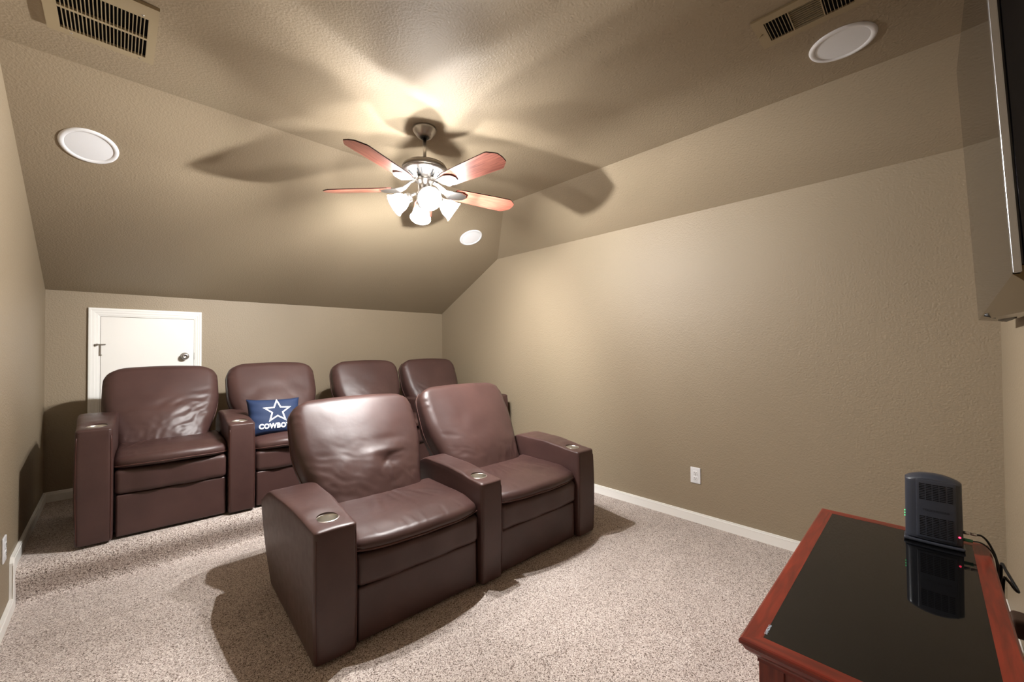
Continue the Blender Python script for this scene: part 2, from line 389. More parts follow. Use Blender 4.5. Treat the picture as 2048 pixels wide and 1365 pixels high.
# ------------------------------------------------------------------ leather seating
SEAM_R = 0.0022
def arm_part(parent, x0, w, ha, depth=0.80, outer=0, rise=0.03, cup=True, name='armrest'):
    """outer: -1 left end arm bulging left, +1 right end arm bulging right"""
    def top(y):
        # y 0 front .. depth back
        t = y/depth
        return ha + rise*sstep(0.05, 0.45, t) - 0.10*sstep(0.72, 1.04, t)
    cxx = x0+w/2; cy = depth/2
    cupx, cupy = cxx + (0.0), 0.125
    def fn(x, y, z):
        Y = y+cy; zz = (z+0.5)
        X = x+cxx; Z = 0.012 + zz*(top(Y)-0.012)
        wy = Y/depth
        if outer and x*outer > 0:
            X += outer*(x*outer/(w/2))*(0.050*sstep(-0.1, 0.9, wy)*zz + 0.004*math.sin(math.pi*max(0, min(1, zz))))
        X += (x/(w/2))*0.002*math.sin(math.pi*min(1, max(0, zz)))
        if cup and z > 0.44:
            d = math.hypot(X-cupx, Y-cupy)
            Z += -0.006*math.exp(-(d/0.05)**2) + 0.004*math.exp(-((d-0.085)/0.03)**2)
        # a hint of softness
        Z += 0.0025*noise.noise(Vector((X*7, Y*7, x0*9)))*sstep(0.2, 0.5, z)
        Y += -0.006*math.sin(math.pi*min(1, max(0, zz)))*sstep(0.2, 0.0, wy)
        return (X, Y, Z)
    o = obj(name, softbox(w/2, depth/2, 0.5, 0.020, fn, n=(12, 40, 22), ne=4), LEATHER, parent)
    # scale z rounding: softbox used half height 0.5, edges rounded by ~0.024 * height
    ztop = top(cupy)-0.006
    if cup:
        cb = lathe([(0.0, -0.095), (0.0445, -0.095), (0.0445, 0.05), (0.0, 0.05)], 40, mtx=Matrix.Translation((cupx, cupy, ztop)))
        me = bpy.data.meshes.new('cut'); cb.to_mesh(me); cb.free(); c = bpy.data.objects.new('cut', me); COL.objects.link(c)
        md = o.modifiers.new('b', 'BOOLEAN'); md.operation = 'DIFFERENCE'; md.object = c; md.solver = 'EXACT'
        o.parent = None
        dg = bpy.context.evaluated_depsgraph_get(); dg.update(); nm = bpy.data.meshes.new_from_object(o.evaluated_get(dg), depsgraph=dg)
        o.parent = parent
        o.modifiers.clear()
        if len(nm.polygons) > 100:
            o.data = nm; nm.name = name; nm.shade_smooth(); nm.set_sharp_from_angle(angle=rad(50))
        bpy.data.objects.remove(c)
        cp = lathe([(0.0, -0.080), (0.036, -0.080), (0.041, -0.074), (0.0425, -0.06), (0.0425, -0.002), (0.044, 0.0025), (0.0485, 0.0035), (0.051, 0.001), (0.0505, -0.002), (0.0438, -0.003), (0.0438, -0.088), (0.0, -0.088)], 48, mtx=Matrix.Translation((cupx, cupy, ztop)))
        obj('cup_holder', cp, STEEL, o)
    # stitched seams around the front face and along the top edges
    f = w/2; bm = bmesh.new()
    def P(x, y, z, push=0.0):
        q = Vector(fn(x, y, z)); return q
    for sx in (-1, 1):
        pts = [P(sx*(f-0.009), -depth/2+0.009*0.29, -0.47+0.9*t/20)+Vector((sx*0.0015, -0.0, 0)) for t in range(21)]
        pts += [P(sx*(f-0.004), -depth/2+0.02+(depth-0.10)*t/24, 0.5-0.030)+Vector((sx*0.0012, 0, 0.001)) for t in range(1, 25)]
        tube(pts, SEAM_R, 6, bm=bm)
    pts = [P(-(f-0.012)+(w-0.024)*t/12, -depth/2+0.003, 0.5-0.032)+Vector((0, -0.001, 0)) for t in range(13)]
    tube(pts, SEAM_R, 6, bm=bm)
    obj('seam', bm, SEAM, o)
    return o
def back_part(parent, xc, seatw, lean_y=0.42, base_z=0.36, top=(0.80, 1.015), maxw=0.39, folds=(), dents=(), ripples=(), seed=1, xshift=0.0):
    ub = Vector((0, top[0]-lean_y, top[1]-base_z)); L = ub.length; u = ub/L; nrm = Vector((0, -u.z, u.y))
    hw0 = seatw/2
    def hw(s):
        t = s/L
        a = (seatw/2-0.035) + (maxw-(seatw/2-0.035))*sstep(0.10, 0.66, t)
        a -= 0.006*sstep(0.8, 1.0, t)
        rc = 0.105; d = s-(L-rc)
        if d > 0: a = a-rc + math.sqrt(max(0, rc*rc-d*d*0.93))
        return a
    HT = 0.10; HS = L/2
    def fn(x, y, z):
        # x across, y thickness (front = -HT), z along the lean
        s = z+HS; t = s/L; k = hw(s)/hw0; X = x*k
        un = x/hw0
        fr = (HT-y)/(2*HT)                         # 1 at the front face
        th = (0.78+0.22*sstep(0.95, 0.5, t))
        off = -y*th
        bul = 0.040*(1-un*un)*math.sin(math.pi*min(1, 0.08+0.9*t))**0.7 + 0.020*math.exp(-((t-0.33)/0.22)**2)*(1-un*un)
        crown = 0.010*(1-un*un)*sstep(0.8, 1.0, t)
        off += bul*fr
        if fr > 0.5:
            m = sstep(0.5, 0.9, fr)
            e = 0.0
            for A, B, w, amp in folds: e += fold(X, t, A, B, w, amp)
            for (cx_, ct_, rx, rt, ang, fr_, amp) in ripples:
                ca, sa = math.cos(ang), math.sin(ang); al = (X-cx_)*ca+(t-ct_)*L*sa; ac = -(X-cx_)*sa+(t-ct_)*L*ca
                msk = math.exp(-((X-cx_)/rx)**2-((t-ct_)/rt)**2)
                nz = noise.noise(Vector((al*fr_*0.28, ac*fr_+0.6*noise.noise(Vector((al*9, ac*9, seed))), seed*1.7)))
                e += amp*msk*(0.55-abs(nz)*2.2)
            for (dx, dt, rx, rt, amp) in dents: e += amp*math.exp(-((X-dx)/rx)**2-((t-dt)/rt)**2)
            e += 0.0035*noise.noise(Vector((X*9+seed, t*7, seed)))*sstep(0.95, 0.6, t)
            e += 0.0018*noise.noise(Vector((X*22+t*14+seed, t*20-X*10, seed+3)))*sstep(0.7, 0.25, t)
            off += e*m
        # stitched gathers near the top side corners
        if abs(un) > 0.9: off += 0.0018*math.sin(t*95)*sstep(0.72, 0.82, t)*sstep(1.02, 0.92, t)
        p = Vector((xc+xshift*t+X, lean_y, base_z)) + u*(s+crown) + nrm*(off-HT*th)
        return p
    o = obj('backrest', softbox(hw0, HT, HS, 0.058, fn, n=(56, 6, 64), ne=6), LEATHER, parent)
    bm = bmesh.new()
    pts = []
    for k in range(40): 
        z = -HS*0.9 + (HS*1.86)*k/39; pts.append(fn(-hw0, 0.02, z)+Vector((-0.001, 0, 0)))
    tube(pts, 0.0026, 6, bm=bm)
    pts = [fn(hw0, 0.02, -HS*0.9+(HS*1.86)*k/39)+Vector((0.001, 0, 0)) for k in range(40)]
    tube(pts, 0.0026, 6, bm=bm)
    pts = [fn(-hw0*0.93+hw0*1.86*k/30, 0.02, HS) for k in range(31)]
    tube(pts, 0.0026, 6, bm=bm)
    obj('piping', bm, THREAD, o)
    return o
def seat_parts(parent, x0, w, zs=1.0, seed=1, folds=True, yfront=0.0):
    xc = x0+w/2; random.seed(seed)
    zb, zt = 0.402*zs, 0.478*zs
    fl = []
    for k in range(9):
        a = random.uniform(-0.26, 0.26); fl.append(((a*0.45, 0.50+random.uniform(-0.1, 0)), (a*1.05, 0.10+random.uniform(0, 0.16)), random.uniform(0.006, 0.013), random.choice((-1, 1, 1))*random.uniform(0.0020, 0.0045)))
    for k in range(7):
        a = random.uniform(-0.27, 0.27); fl.append(((a, 0.0), (a+random.uniform(-0.03, 0.03), 0.10), random.uniform(0.005, 0.009), random.choice((-1, 1))*random.uniform(0.0015, 0.003)))
    DP = 0.27
    def fn(x, y, z):
        un = x/(w/2); Y = y+DP; X = x*(1.0)
        ty = Y/(2*DP)
        Yp = Y*1.0 + (-0.040*(1-un*un)*sstep(0.5, 0.0, ty)) + 0.030*abs(un)**4*sstep(0.3, 0, ty) + 0.005
        zc = (z+0.5)
        Z = zb + (zt-zb)*zc
        Z += 0.014*(1-un*un)*math.sin(math.pi*min(1, 0.18+0.82*ty))*zc - 0.016*sstep(0.28, 0.0, ty)*zc - 0.010*abs(un)**3*sstep(0.3, 0, ty)
        if zc > 0.5:
            Z += sum(fold(X, Y, A, B, ww, am) for A, B, ww, am in fl)
            Z += 0.003*noise.noise(Vector((X*10+seed, Y*10, seed)))
        else: Z += 0.004*noise.noise(Vector((X*8+seed, Y*8, seed)))
        return (xc+X, Yp+yfront, Z)
    # height is unit in z: rounding handled by a small radius scaled inside fn
    def fn2(x, y, z):
        return fn(x, y, max(-0.5, min(0.5, z*0.5/0.034)))
    o = obj('seat_cushion', softbox(w/2+0.004, DP, 0.034, 0.033, fn2, n=(60, 52, 2), ne=6), LEATHER, parent)
    pts = [Vector(fn2((w/2)*math.sin(-math.pi/2+math.pi*k/40)*0.985, -DP+0.002+0.0*k, -0.014))+Vector((0, -0.0015, 0)) for k in range(41)]
    obj('seam', tube(pts, 0.0024, 6), THREAD, o)
    # deep padded band under the cushion
    def fb(x, y, z):
        un = x/(w/2); return (xc+x, y+0.19+yfront-0.012*(1-un*un)+0.004*math.sin(un*9+seed), 0.323*zs+z*zs+0.002*noise.noise(Vector((x*9, z*9, seed))))
    obj('seat_band', softbox(w/2-0.003, 0.175, 0.073, 0.03, fb, n=(24, 8, 8), ne=4), LEATHER, parent)
    def fp(x, y, z): return (xc+x, y+0.062+yfront, 0.132*zs+z*zs)
    obj('footrest', softbox(w/2-0.009, 0.035, 0.118, 0.012, fp, n=(20, 3, 12), ne=3), LEATHER, parent)
def loveseat(label, loc, rz, group, arms, seats, depth=0.80, name='recliner_loveseat'):
    t = thing(name, label, 'sofa', loc, rz, group)
    for a in arms: arm_part(t, depth=depth, **a)
    x0, x1 = arms[0]['x0']+0.03, arms[-1]['x0']+arms[-1]['w']-0.03
    bm = box(x0+0.08, x1-0.08, 0.10, depth-0.03, 0.02, 0.33, bev=0.01); obj('base', bm, LEATHER, t, smooth=False)
    for s in seats:
        b = s.pop('back'); seat_parts(t, **s); back_part(t, s['x0']+s['w']/2+b.pop('dx', 0), s['w'], seed=s['seed'], **b)
    return t
random.seed(4)
def lowerfolds(sgn, n, seed):
    random.seed(seed); out = []
    for k in range(n):
        a = random.uniform(0.05, 0.30); out.append(((sgn*0.30, 0.05+k*0.045), (sgn*(0.30-a), 0.10+k*0.055+random.uniform(-0.05, 0.08)), random.uniform(0.009, 0.018), random.choice((-1, 1))*random.uniform(0.003, 0.007)))
    return out
# front loveseat
FR = (0.948, 2.056, 0.0)
loveseat('brown leather two-seat recliner in the front, alone on the lower carpet', FR, rad(-2.55), None,
    [dict(x0=0.0, w=0.172, ha=0.555, outer=-1), dict(x0=0.842, w=0.145, ha=0.56), dict(x0=1.662, w=0.165, ha=0.585, outer=1)],
    [dict(x0=0.174, w=0.664, seed=3, back=dict(top=(0.83, 1.005), maxw=0.378, dx=-0.034,
        dents=[(0.10, 0.385, 0.06, 0.040, -0.011), (0.09, 0.47, 0.10, 0.035, 0.010), (0.13, 0.57, 0.09, 0.03, -0.005), (0.0, 0.40, 0.05, 0.07, 0.006)],
        folds=[((0.03, 0.34), (0.11, 0.43), 0.012, -0.006), ((0.08, 0.42), (0.22, 0.455), 0.012, -0.007), ((0.09, 0.40), (0.10, 0.08), 0.008, 0.004), ((0.13, 0.34), (0.24, 0.18), 0.008, 0.003)],
        ripples=[(-0.22, 0.28, 0.16, 0.22, rad(-32), 26, 0.0042), (0.24, 0.30, 0.12, 0.22, rad(48), 30, 0.0030), (-0.05, 0.6, 0.30, 0.22, rad(5), 12, 0.0010)])),
     dict(x0=0.990, w=0.668, seed=7, back=dict(top=(0.85, 1.025), maxw=0.375, dx=-0.024, ripples=[(-0.24, 0.32, 0.12, 0.2, rad(-25), 30, 0.0042), (0.22, 0.22, 0.12, 0.18, rad(60), 30, 0.0036), (0, 0.1, 0.3, 0.12, rad(85), 24, 0.003)]))])
# back row: two loveseats side by side on the platform
BK = (0.213, 3.590)
def bk(x): return (BK[0]+x*math.cos(rad(-3)), BK[1]+x*math.sin(rad(-3)), HP)
GR = 'recliner loveseats on the raised platform'
loveseat('brown leather two-seat recliner on the carpeted platform, in front of the small white door', bk(0), rad(-3), GR,
    [dict(x0=0.0, w=0.148, ha=0.655, outer=-1), dict(x0=0.694, w=0.150, ha=0.60), dict(x0=1.376, w=0.142, ha=0.58)],
    [dict(x0=0.150, w=0.542, zs=1.03, seed=21, back=dict(lean_y=0.34, base_z=0.38, top=(0.72, 0.985), maxw=0.322, dx=-0.045, ripples=[(0.16, 0.34, 0.15, 0.20, rad(38), 30, 0.0050), (0.24, 0.56, 0.12, 0.12, rad(12), 30, 0.004), (-0.05, 0.14, 0.2, 0.12, rad(60), 30, 0.0045), (0.0, 0.5, 0.2, 0.1, rad(18), 20, 0.004)])),
     dict(x0=0.846, w=0.528, zs=1.0, seed=22, back=dict(lean_y=0.36, base_z=0.37, top=(0.72, 0.99), maxw=0.325, dx=-0.03, ripples=[(-0.18, 0.3, 0.14, 0.2, rad(-35), 30, 0.0045)]))])
loveseat('brown leather two-seat recliner on the platform beside the long right wall', bk(1.530), rad(-3), GR,
    [dict(x0=0.0, w=0.140, ha=0.575), dict(x0=0.690, w=0.146, ha=0.57), dict(x0=1.432, w=0.165, ha=0.60, rise=0.0, outer=0)],
    [dict(x0=0.142, w=0.546, zs=1.0, seed=25, back=dict(top=(0.72, 0.985), maxw=0.325, dx=-0.055, ripples=[(-0.2, 0.3, 0.14, 0.2, rad(-35), 30, 0.004)])),
     dict(x0=0.838, w=0.585, zs=1.0, seed=26, back=dict(top=(0.72, 0.985), maxw=0.325, dx=-0.07, ripples=[(-0.2, 0.3, 0.14, 0.2, rad(-35), 30, 0.004)]))])
# ------------------------------------------------------------------ navy pillow
PW, PH, PT = 0.175, 0.140, 0.055
def pil(u, v, side):
    """u,v in -1..1 -> local point (x right, z up, y thickness; side -1 = front)"""
    pin = 1-0.10*(1-u*u)*abs(v)**3; pin2 = 1-0.08*(1-v*v)*abs(u)**3
    x = u*PW*pin2; z = v*PH*pin
    h = PT*max(0, (1-u**4)*(1-v**4))**0.55
    h += 0.006*math.sin(v*14+u*3)*abs(u)**3*(1-u*u)**0.3 if abs(u) < 1 else 0
    h += 0.003*noise.noise(Vector((u*3, v*3, side)))*(1-abs(u)**6)*(1-abs(v)**6)
    return Vector((x, side*h, z))
pt = thing('throw_pillow', 'navy blue pillow with a white outlined star and white lettering, on the recliner seat', 'pillow', (1.212, 3.715, 0.0), rad(-3))
PTLT = Matrix.Translation((0, 0, 0.798)) @ Matrix.Rotation(rad(-24), 4, 'X') @ Matrix.Rotation(rad(2), 4, 'Y')
vs, fs = [], []; N = 36
for side in (-1, 1):
    for i in range(N+1):
        for j in range(N+1): vs.append(PTLT @ pil(-1+2*i/N, -1+2*j/N, side))
def pi_(s, i, j): return s*(N+1)*(N+1)+i*(N+1)+j
for s in (0, 1):
    for i in range(N):
        for j in range(N):
            q = (pi_(s, i, j), pi_(s, i+1, j), pi_(s, i+1, j+1), pi_(s, i, j+1)); fs.append(q if s == 0 else q[::-1])
bm = bmesh.new(); bv = [bm.verts.new(v) for v in vs]
for f in fs: bm.faces.new([bv[i] for i in f])
bmesh.ops.remove_doubles(bm, verts=bm.verts, dist=1e-5)
obj('pillow_cover', bm, NAVY, pt)
def onpil(x, z, lift=0.0018):
    p = pil(max(-.99, min(.99, x/PW)), max(-.99, min(.99, z/PH)), -1); return PTLT @ Vector((x, p.y-lift, z))
def star(R, cx, cz):
    r = R*0.42; out = []
    for k in range(10):
        a = math.pi/2+k*math.pi/5; q = R if k % 2 == 0 else r; out.append((cx+q*math.cos(a), cz+q*math.sin(a)))
    return out
bm = bmesh.new(); cxs, czs = 0.012, 0.024
for Ro, Ri in ((0.098, 0.089), (0.081, 0.071)):
    A, B = star(Ro, cxs, czs), star(Ri, cxs, czs)
    for k in range(10):
        k2 = (k+1) % 10
        for s in range(6):
            f0, f1 = s/6, (s+1)/6
            lerp = lambda p, q, f: (p[0]+(q[0]-p[0])*f, p[1]+(q[1]-p[1])*f)
            q = [lerp(A[k], A[k2], f0), lerp(A[k], A[k2], f1), lerp(B[k], B[k2], f1), lerp(B[k], B[k2], f0)]
            bm.faces.new([bm.verts.new(onpil(*c)) for c in q])
bmesh.ops.remove_doubles(bm, verts=bm.verts, dist=1e-5)
obj('star_outline', bm, LETTER, pt, smooth=False)
def textmesh(s, size, bold=0.0, spacing=1.0, shear=0.0):
    c = bpy.data.curves.new('t', 'FONT'); c.body = s; c.size = size; c.offset = bold; c.space_character = spacing; c.shear = shear
    c.align_x = 'CENTER'; c.align_y = 'CENTER'; c.resolution_u = 3
    o = bpy.data.objects.new('t', c); COL.objects.link(o); dg = bpy.context.evaluated_depsgraph_get(); dg.update()
    me = bpy.data.meshes.new_from_object(o.evaluated_get(dg), depsgraph=dg); bpy.data.objects.remove(o); return me
def textobj(name, s, size, fn, m, parent, **kw):
    me = textmesh(s, size, **kw); bm = bmesh.new(); bm.from_mesh(me); bmesh.ops.triangulate(bm, faces=bm.faces)
    for _ in range(1): bmesh.ops.subdivide_edges(bm, edges=[e for e in bm.edges if e.calc_length() > size*0.25], cuts=1)
    for v in bm.verts: v.co = fn(v.co.x, v.co.y)
    bmesh.ops.remove_doubles(bm, verts=bm.verts, dist=1e-6)
    return obj(name, bm, m, parent, smooth=False)
textobj('pillow_lettering', 'COWBOYS', 0.052, lambda x, y: onpil(x*0.80+0.002, y*0.9-0.085, 0.003), LETTER, pt, bold=0.0028, spacing=1.08)
# ------------------------------------------------------------------ ceiling fan
FX, FY = 1.698, 2.428
fan = thing('ceiling_fan', 'five-blade ceiling fan with reddish wooden blades and four lit glass shades', 'ceiling fan', (FX, FY, Z2))
def fz(z): return z-Z2      # world height -> local
obj('canopy', lathe([(0, 0), (0.070, 0), (0.072, -0.006), (0.067, -0.018), (0.051, -0.040), (0.044, -0.049), (0.030, -0.053), (0.014, -0.051), (0, -0.046)], 48), NICKEL, fan)
obj('canopy_collar', lathe([(0.0, -0.045), (0.026, -0.045), (0.027, -0.056), (0.020, -0.062), (0, -0.062)], 32), BLACK, fan)
obj('downrod', lathe([(0.0, -0.05), (0.0105, -0.05), (0.0105, fz(2.41)), (0, fz(2.41))], 24), NICKEL, fan)
obj('motor_housing', lathe([(0, fz(2.416)), (0.018, fz(2.416)), (0.022, fz(2.408)), (0.060, fz(2.406)), (0.108, fz(2.402)), (0.126, fz(2.396)), (0.133, fz(2.384)), (0.134, fz(2.368)), (0.131, fz(2.362)), (0.0, fz(2.362))], 64), BRONZE, fan)
vent_ring = obj('vented_ring', lathe([(0.131, fz(2.366)), (0.132, fz(2.357)), (0.122, fz(2.350)), (0.085, fz(2.325)), (0.058, fz(2.312)), (0.0, fz(2.310))], 64), NICKEL, fan)
bm = bmesh.new()
for k in range(30):
    a = 2*math.pi*k/30; m4 = Matrix.Rotation(a, 4, 'Z') @ Matrix.Translation((0.095, 0, fz(2.3305))) @ Matrix.Rotation(rad(-34), 4, 'Y')
    addbox(bm, -0.017, 0.017, -0.0034, 0.0034, -0.0022, 0.0016, mtx=m4)
obj('vent_slots', bm, BLACK, vent_ring, smooth=False)['kind'] = 'stuff'
obj('hub', lathe([(0, fz(2.316)), (0.054, fz(2.314)), (0.056, fz(2.303)), (0.046, fz(2.298)), (0.045, fz(2.289)), (0.040, fz(2.287)), (0.040, fz(2.24)), (0.047, fz(2.232)), (0.050, fz(2.20)), (0.040, fz(2.178)), (0.022, fz(2.165)), (0.012, fz(2.150)), (0.009, fz(2.135)), (0.0, fz(2.130))], 48), NICKEL, fan)
BZ = 2.262
for k in range(5):
    a = rad(-84+72*k)
    mb = Matrix.Rotation(a, 4, 'Z')
    tilt = Matrix.Rotation(rad(-13), 4, 'X')
    # blade outline in its own frame: root at x=.20, tip at .615
    out = [(0.190, -0.048), (0.215, -0.058), (0.40, -0.067), (0.560, -0.072), (0.572, -0.070), (0.606, -0.044), (0.617, -0.034), (0.622, 0.0), (0.617, 0.034), (0.606, 0.044), (0.572, 0.070), (0.560, 0.072), (0.40, 0.067), (0.215, 0.058), (0.190, 0.048)]
    bm = bmesh.new(); top = [bm.verts.new((x, y, 0.003)) for x, y in out]; bot = [bm.verts.new((x, y, -0.003)) for x, y in out]
    bm.faces.new(top); bm.faces.new(bot[::-1])
    for i in range(len(out)):
        f = bm.faces.new((top[i], bot[i], bot[(i+1) % len(out)], top[(i+1) % len(out)])); f.material_index = 1
    bmesh.ops.recalc_face_normals(bm, faces=bm.faces)
    b = obj('blade', bm, [BLADE, BLADE_EDGE], fan, smooth=False)
    b.matrix_local = Matrix.Translation((0, 0, fz(BZ))) @ mb @ tilt
    # forked blade iron
    iron = bmesh.new()
    pts = [(0.050, 0.012, 0.052), (0.085, 0.016, 0.040), (0.125, 0.026, 0.006), (0.165, 0.046, -0.008), (0.225, 0.050, -0.008), (0.262, 0.030, -0.008), (0.272, 0.0, -0.008)]
    full = pts + [(x, -y, z) for x, y, z in pts[::-1][1:]]
    tv = [iron.verts.new((x, y, z+0.0025)) for x, y, z in full]; bv_ = [iron.verts.new((x, y, z-0.0025)) for x, y, z in full]
    n = len(pts)
    def strip(v, rev):
        for i in range(n-1):
            a_, b_ = v[i], v[i+1]; c_, d_ = v[len(full)-2-i] if len(full)-2-i >= n-1 else v[n-1], v[len(full)-1-i]
            q = [a_, b_, c_, d_]; q = [w for j, w in enumerate(q) if w not in q[:j]]
            if len(q) >= 3: iron.faces.new(q[::-1] if rev else q)
    strip(tv, False); strip(bv_, True)
    for i in range(len(full)):
        j = (i+1) % len(full); iron.faces.new((tv[i], bv_[i], bv_[j], tv[j]))
    bmesh.ops.recalc_face_normals(iron, faces=iron.faces)
    io = obj('blade_bracket', iron, NICKEL, fan, smooth=False); io.matrix_local = Matrix.Translation((0, 0, fz(BZ))) @ mb @ Matrix.Rotation(rad(-7), 4, 'X')
for k in range(4):
    a = rad(246.7+90*k)
    az = Matrix.Rotation(a, 4, 'Z')
    # curved arm out of the hub to the fitter
    pts = smoothpath([(0.035, 0, fz(2.205)), (0.052, 0, fz(2.222)), (0.076, 0, fz(2.212)), (0.087, 0, fz(2.199))], 6)
    arm = obj('lamp_arm', tube([az @ p for p in pts], 0.008, 10), NICKEL, fan)
    sm = az @ Matrix.Translation((0.088, 0, fz(2.198))) @ Matrix.Rotation(rad(-56), 4, 'Y')
    obj('lamp_holder', lathe([(0, 0.012), (0.018, 0.010), (0.026, 0.0), (0.028, -0.018), (0.024, -0.022), (0, -0.022)], 32, mtx=sm), NICKEL, fan)
    shp = [(0.026, -0.014), (0.030, -0.028), (0.041, -0.042), (0.049, -0.058), (0.053, -0.078), (0.057, -0.096), (0.066, -0.110), (0.064, -0.111), (0.055, -0.096), (0.051, -0.078), (0.047, -0.059), (0.039, -0.044), (0.028, -0.030), (0.024, -0.015)]
    sh = obj('lamp_shade', lathe(shp, 40, mtx=sm), SHADEM, fan)
    bm = bmesh.new(); bmesh.ops.create_icosphere(bm, subdivisions=1, radius=0.0125, matrix=sm @ Matrix.Translation((0, 0, -0.070)) @ Matrix.Scale(1.25, 4, (0, 0, 1)))
    obj('bulb', bm, BULBS[k], sh)
# pull chain with a small finial
bm = bmesh.new()
for k in range(14): bmesh.ops.create_icosphere(bm, subdivisions=1, radius=0.0022, matrix=Matrix.Translation((0.012, -0.012, fz(2.14)-0.0055*k)))
bmesh.ops.create_icosphere(bm, subdivisions=2, radius=0.006, matrix=Matrix.Translation((0.012, -0.012, fz(2.14)-0.0055*14-0.004)))
obj('pull_chain', bm, NICKEL, fan)
# ------------------------------------------------------------------ round in-wall speakers
def speaker(label, loc, nrm, r, group='round white ceiling speakers'):
    q = Vector((0, 0, 1)).rotation_difference(Vector(nrm).normalized())
    t = thing('ceiling_speaker', label, 'speaker', loc, 0, group); t.rotation_mode = 'QUATERNION'; t.rotation_quaternion = q
    obj('rim', lathe([(r*0.80, 0.004), (r*0.84, 0.008), (r*0.92, 0.009), (r*0.985, 0.006), (r, 0.0005)], 64), PLATE, t)
    obj('grille', lathe([(0, 0.0062), (r*0.5, 0.0060), (r*0.80, 0.0045)], 64), GRILLE, t)
ns = (0, -sl, -1)
def zs_(y): return HB+(D-y)*sl
speaker('round white speaker on the sloped ceiling at the left, near the left wall', (0.262, 3.478, zs_(3.478)), ns, 0.116)
speaker('small-looking round white speaker on the sloped ceiling just right of the fan', (2.900, 3.490, zs_(3.490)), ns, 0.116)
speaker('round white speaker on the flat ceiling next to the small slatted vent', (2.640, 0.566, Z2), (0, 0, -1), 0.118)
# ------------------------------------------------------------------ ceiling vents
v1 = thing('return_air_grille', 'wide beige return air grille with two rows of slots at the left of the ceiling', 'vent', (0.0, 0.0, Z2))
X0, X1, Ya, Yb = 0.165, 0.487, 2.385, 2.795      # outer frame
ix0, ix1 = 0.203, 0.458
bm = bmesh.new(); t = 0.014
gy = [(2.622, 2.757), (2.470, 2.605)]
gy = [(2.618, 2.757), (2.468, 2.605)]
gx0, gx1 = 0.203, 0.458
FR1 = [(X0, X1, 2.757, Yb), (gx0, gx1, 2.605, 2.618), (X0, X1, Ya, 2.468), (X0, gx0, 2.468, 2.757), (gx1, X1, 2.468, 2.757)]
for a, b, c, d in FR1: addbox(bm, a, b, c, d, -t, -0.001)
obj('grille_frame', bm, VENT, v1, smooth=False)
obj('dark_opening', box(gx0, gx1, 2.468, 2.757, -0.003, -0.0012), DARK, v1, smooth=False)
NL = 23
for lo, hi in gy:
    bm = bmesh.new()
    for k in range(1, NL):
        x = gx0+(gx1-gx0)*k/NL; m4 = Matrix.Translation((x, 0, -0.009)) @ Matrix.Rotation(rad(8), 4, 'Y'); addbox(bm, -0.0013, 0.0013, lo, hi, -0.005, 0.003, mtx=m4)
    obj('louvre_row', bm, VENT, v1, smooth=False)
for sx, sy in ((0.232, 2.776), (0.440, 2.776), (0.440, 2.452)):
    obj('screw', lathe([(0, -0.0165), (0.004, -0.0158), (0.005, -0.014)], 12, mtx=Matrix.Translation((sx, sy, 0))), NICKEL, v1)
v2 = thing('supply_air_register', 'narrow beige supply register with crossed louvres on the flat ceiling at upper right', 'vent', (0, 0, Z2))
bm = bmesh.new(); a0, a1, b0, b1 = 2.224, 2.424, 0.462, 0.812; c0, c1, d0, d1 = 2.262, 2.390, 0.500, 0.775; t = 0.009
for q in ((a0, c0, b0, b1), (c1, a1, b0, b1), (c0, c1, b0, d0), (c0, c1, d1, b1)): addbox(bm, q[0], q[1], q[2], q[3], -t, -0.001)
obj('register_frame', bm, VENT, v2, smooth=False)
obj('dark_opening', box(c0, c1, d0, d1, -0.003, -0.0012), DARK, v2, smooth=False)
bm = bmesh.new()
for k in range(7): y = 0.695+0.0115*k+0.006; addbox(bm, c0, c1, y-0.0009, y+0.0009, -0.0085, -0.002)
obj('cross_louvres', bm, VENT, v2, smooth=False)
bm = bmesh.new()
for k in range(7): y = 0.588-0.0115*k-0.006; addbox(bm, c0, c1, y-0.0009, y+0.0009, -0.0085, -0.002)
obj('cross_louvres', bm, VENT, v2, smooth=False)
bm = bmesh.new()
for k in range(10): x = c0+(c1-c0)*(k+0.5)/10; addbox(bm, x-0.0009, x+0.0009, 0.592, 0.692, -0.0085, -0.002)
addbox(bm, c0, c1, 0.690, 0.694, -0.009, -0.001); addbox(bm, c0, c1, 0.588, 0.592, -0.009, -0.001)
obj('long_louvres', bm, VENT, v2, smooth=False)
obj('damper_lever', tube([(2.322, 0.790, -0.008), (2.322, 0.802, -0.014), (2.326, 0.812, -0.02)], 0.002, 8), VENT, v2)
# ------------------------------------------------------------------ wall outlets
def outlet(label, loc, rz):
    t = thing('wall_outlet', label, 'outlet', loc, rz)
    obj('cover_plate', softbox(0.036, 0.0035, 0.0585, 0.003, lambda x, y, z: (x, y-0.0035, z), n=(4, 1, 6), ne=2), PLATE, t)
    for s in (-1, 1):
        rc = obj('receptacle', softbox(0.0165, 0.002, 0.0140, 0.0019, lambda x, y, z, s=s: (x*(1-0.10*abs(z)/0.014), y-0.0075, z+s*0.0195), n=(4, 1, 4), ne=2), PLATE, t)
        bm = bmesh.new()
        for dx, h in ((-0.0065, 0.0045), (0.0065, 0.0036)): addbox(bm, dx-0.0011, dx+0.0011, -0.0102, -0.0094, s*0.0195-h+0.002, s*0.0195+h+0.002)
        tube([(0, -0.0094, s*0.0195-0.0075), (0, -0.0102, s*0.0195-0.0075)], 0.0023, 10, bm=bm)
        obj('slots', bm, DARK, rc, smooth=False)
    obj('screw', lathe([(0, 0.0015), (0.0025, 0.001), (0.003, 0)], 12, mtx=Matrix.Translation((0, -0.007, 0)) @ Matrix.Rotation(rad(90), 4, 'X')), NICKEL, t)
outlet('white wall outlet low on the long right wall between sofa and console', (W, 1.5345, 0.3435), rad(-90))
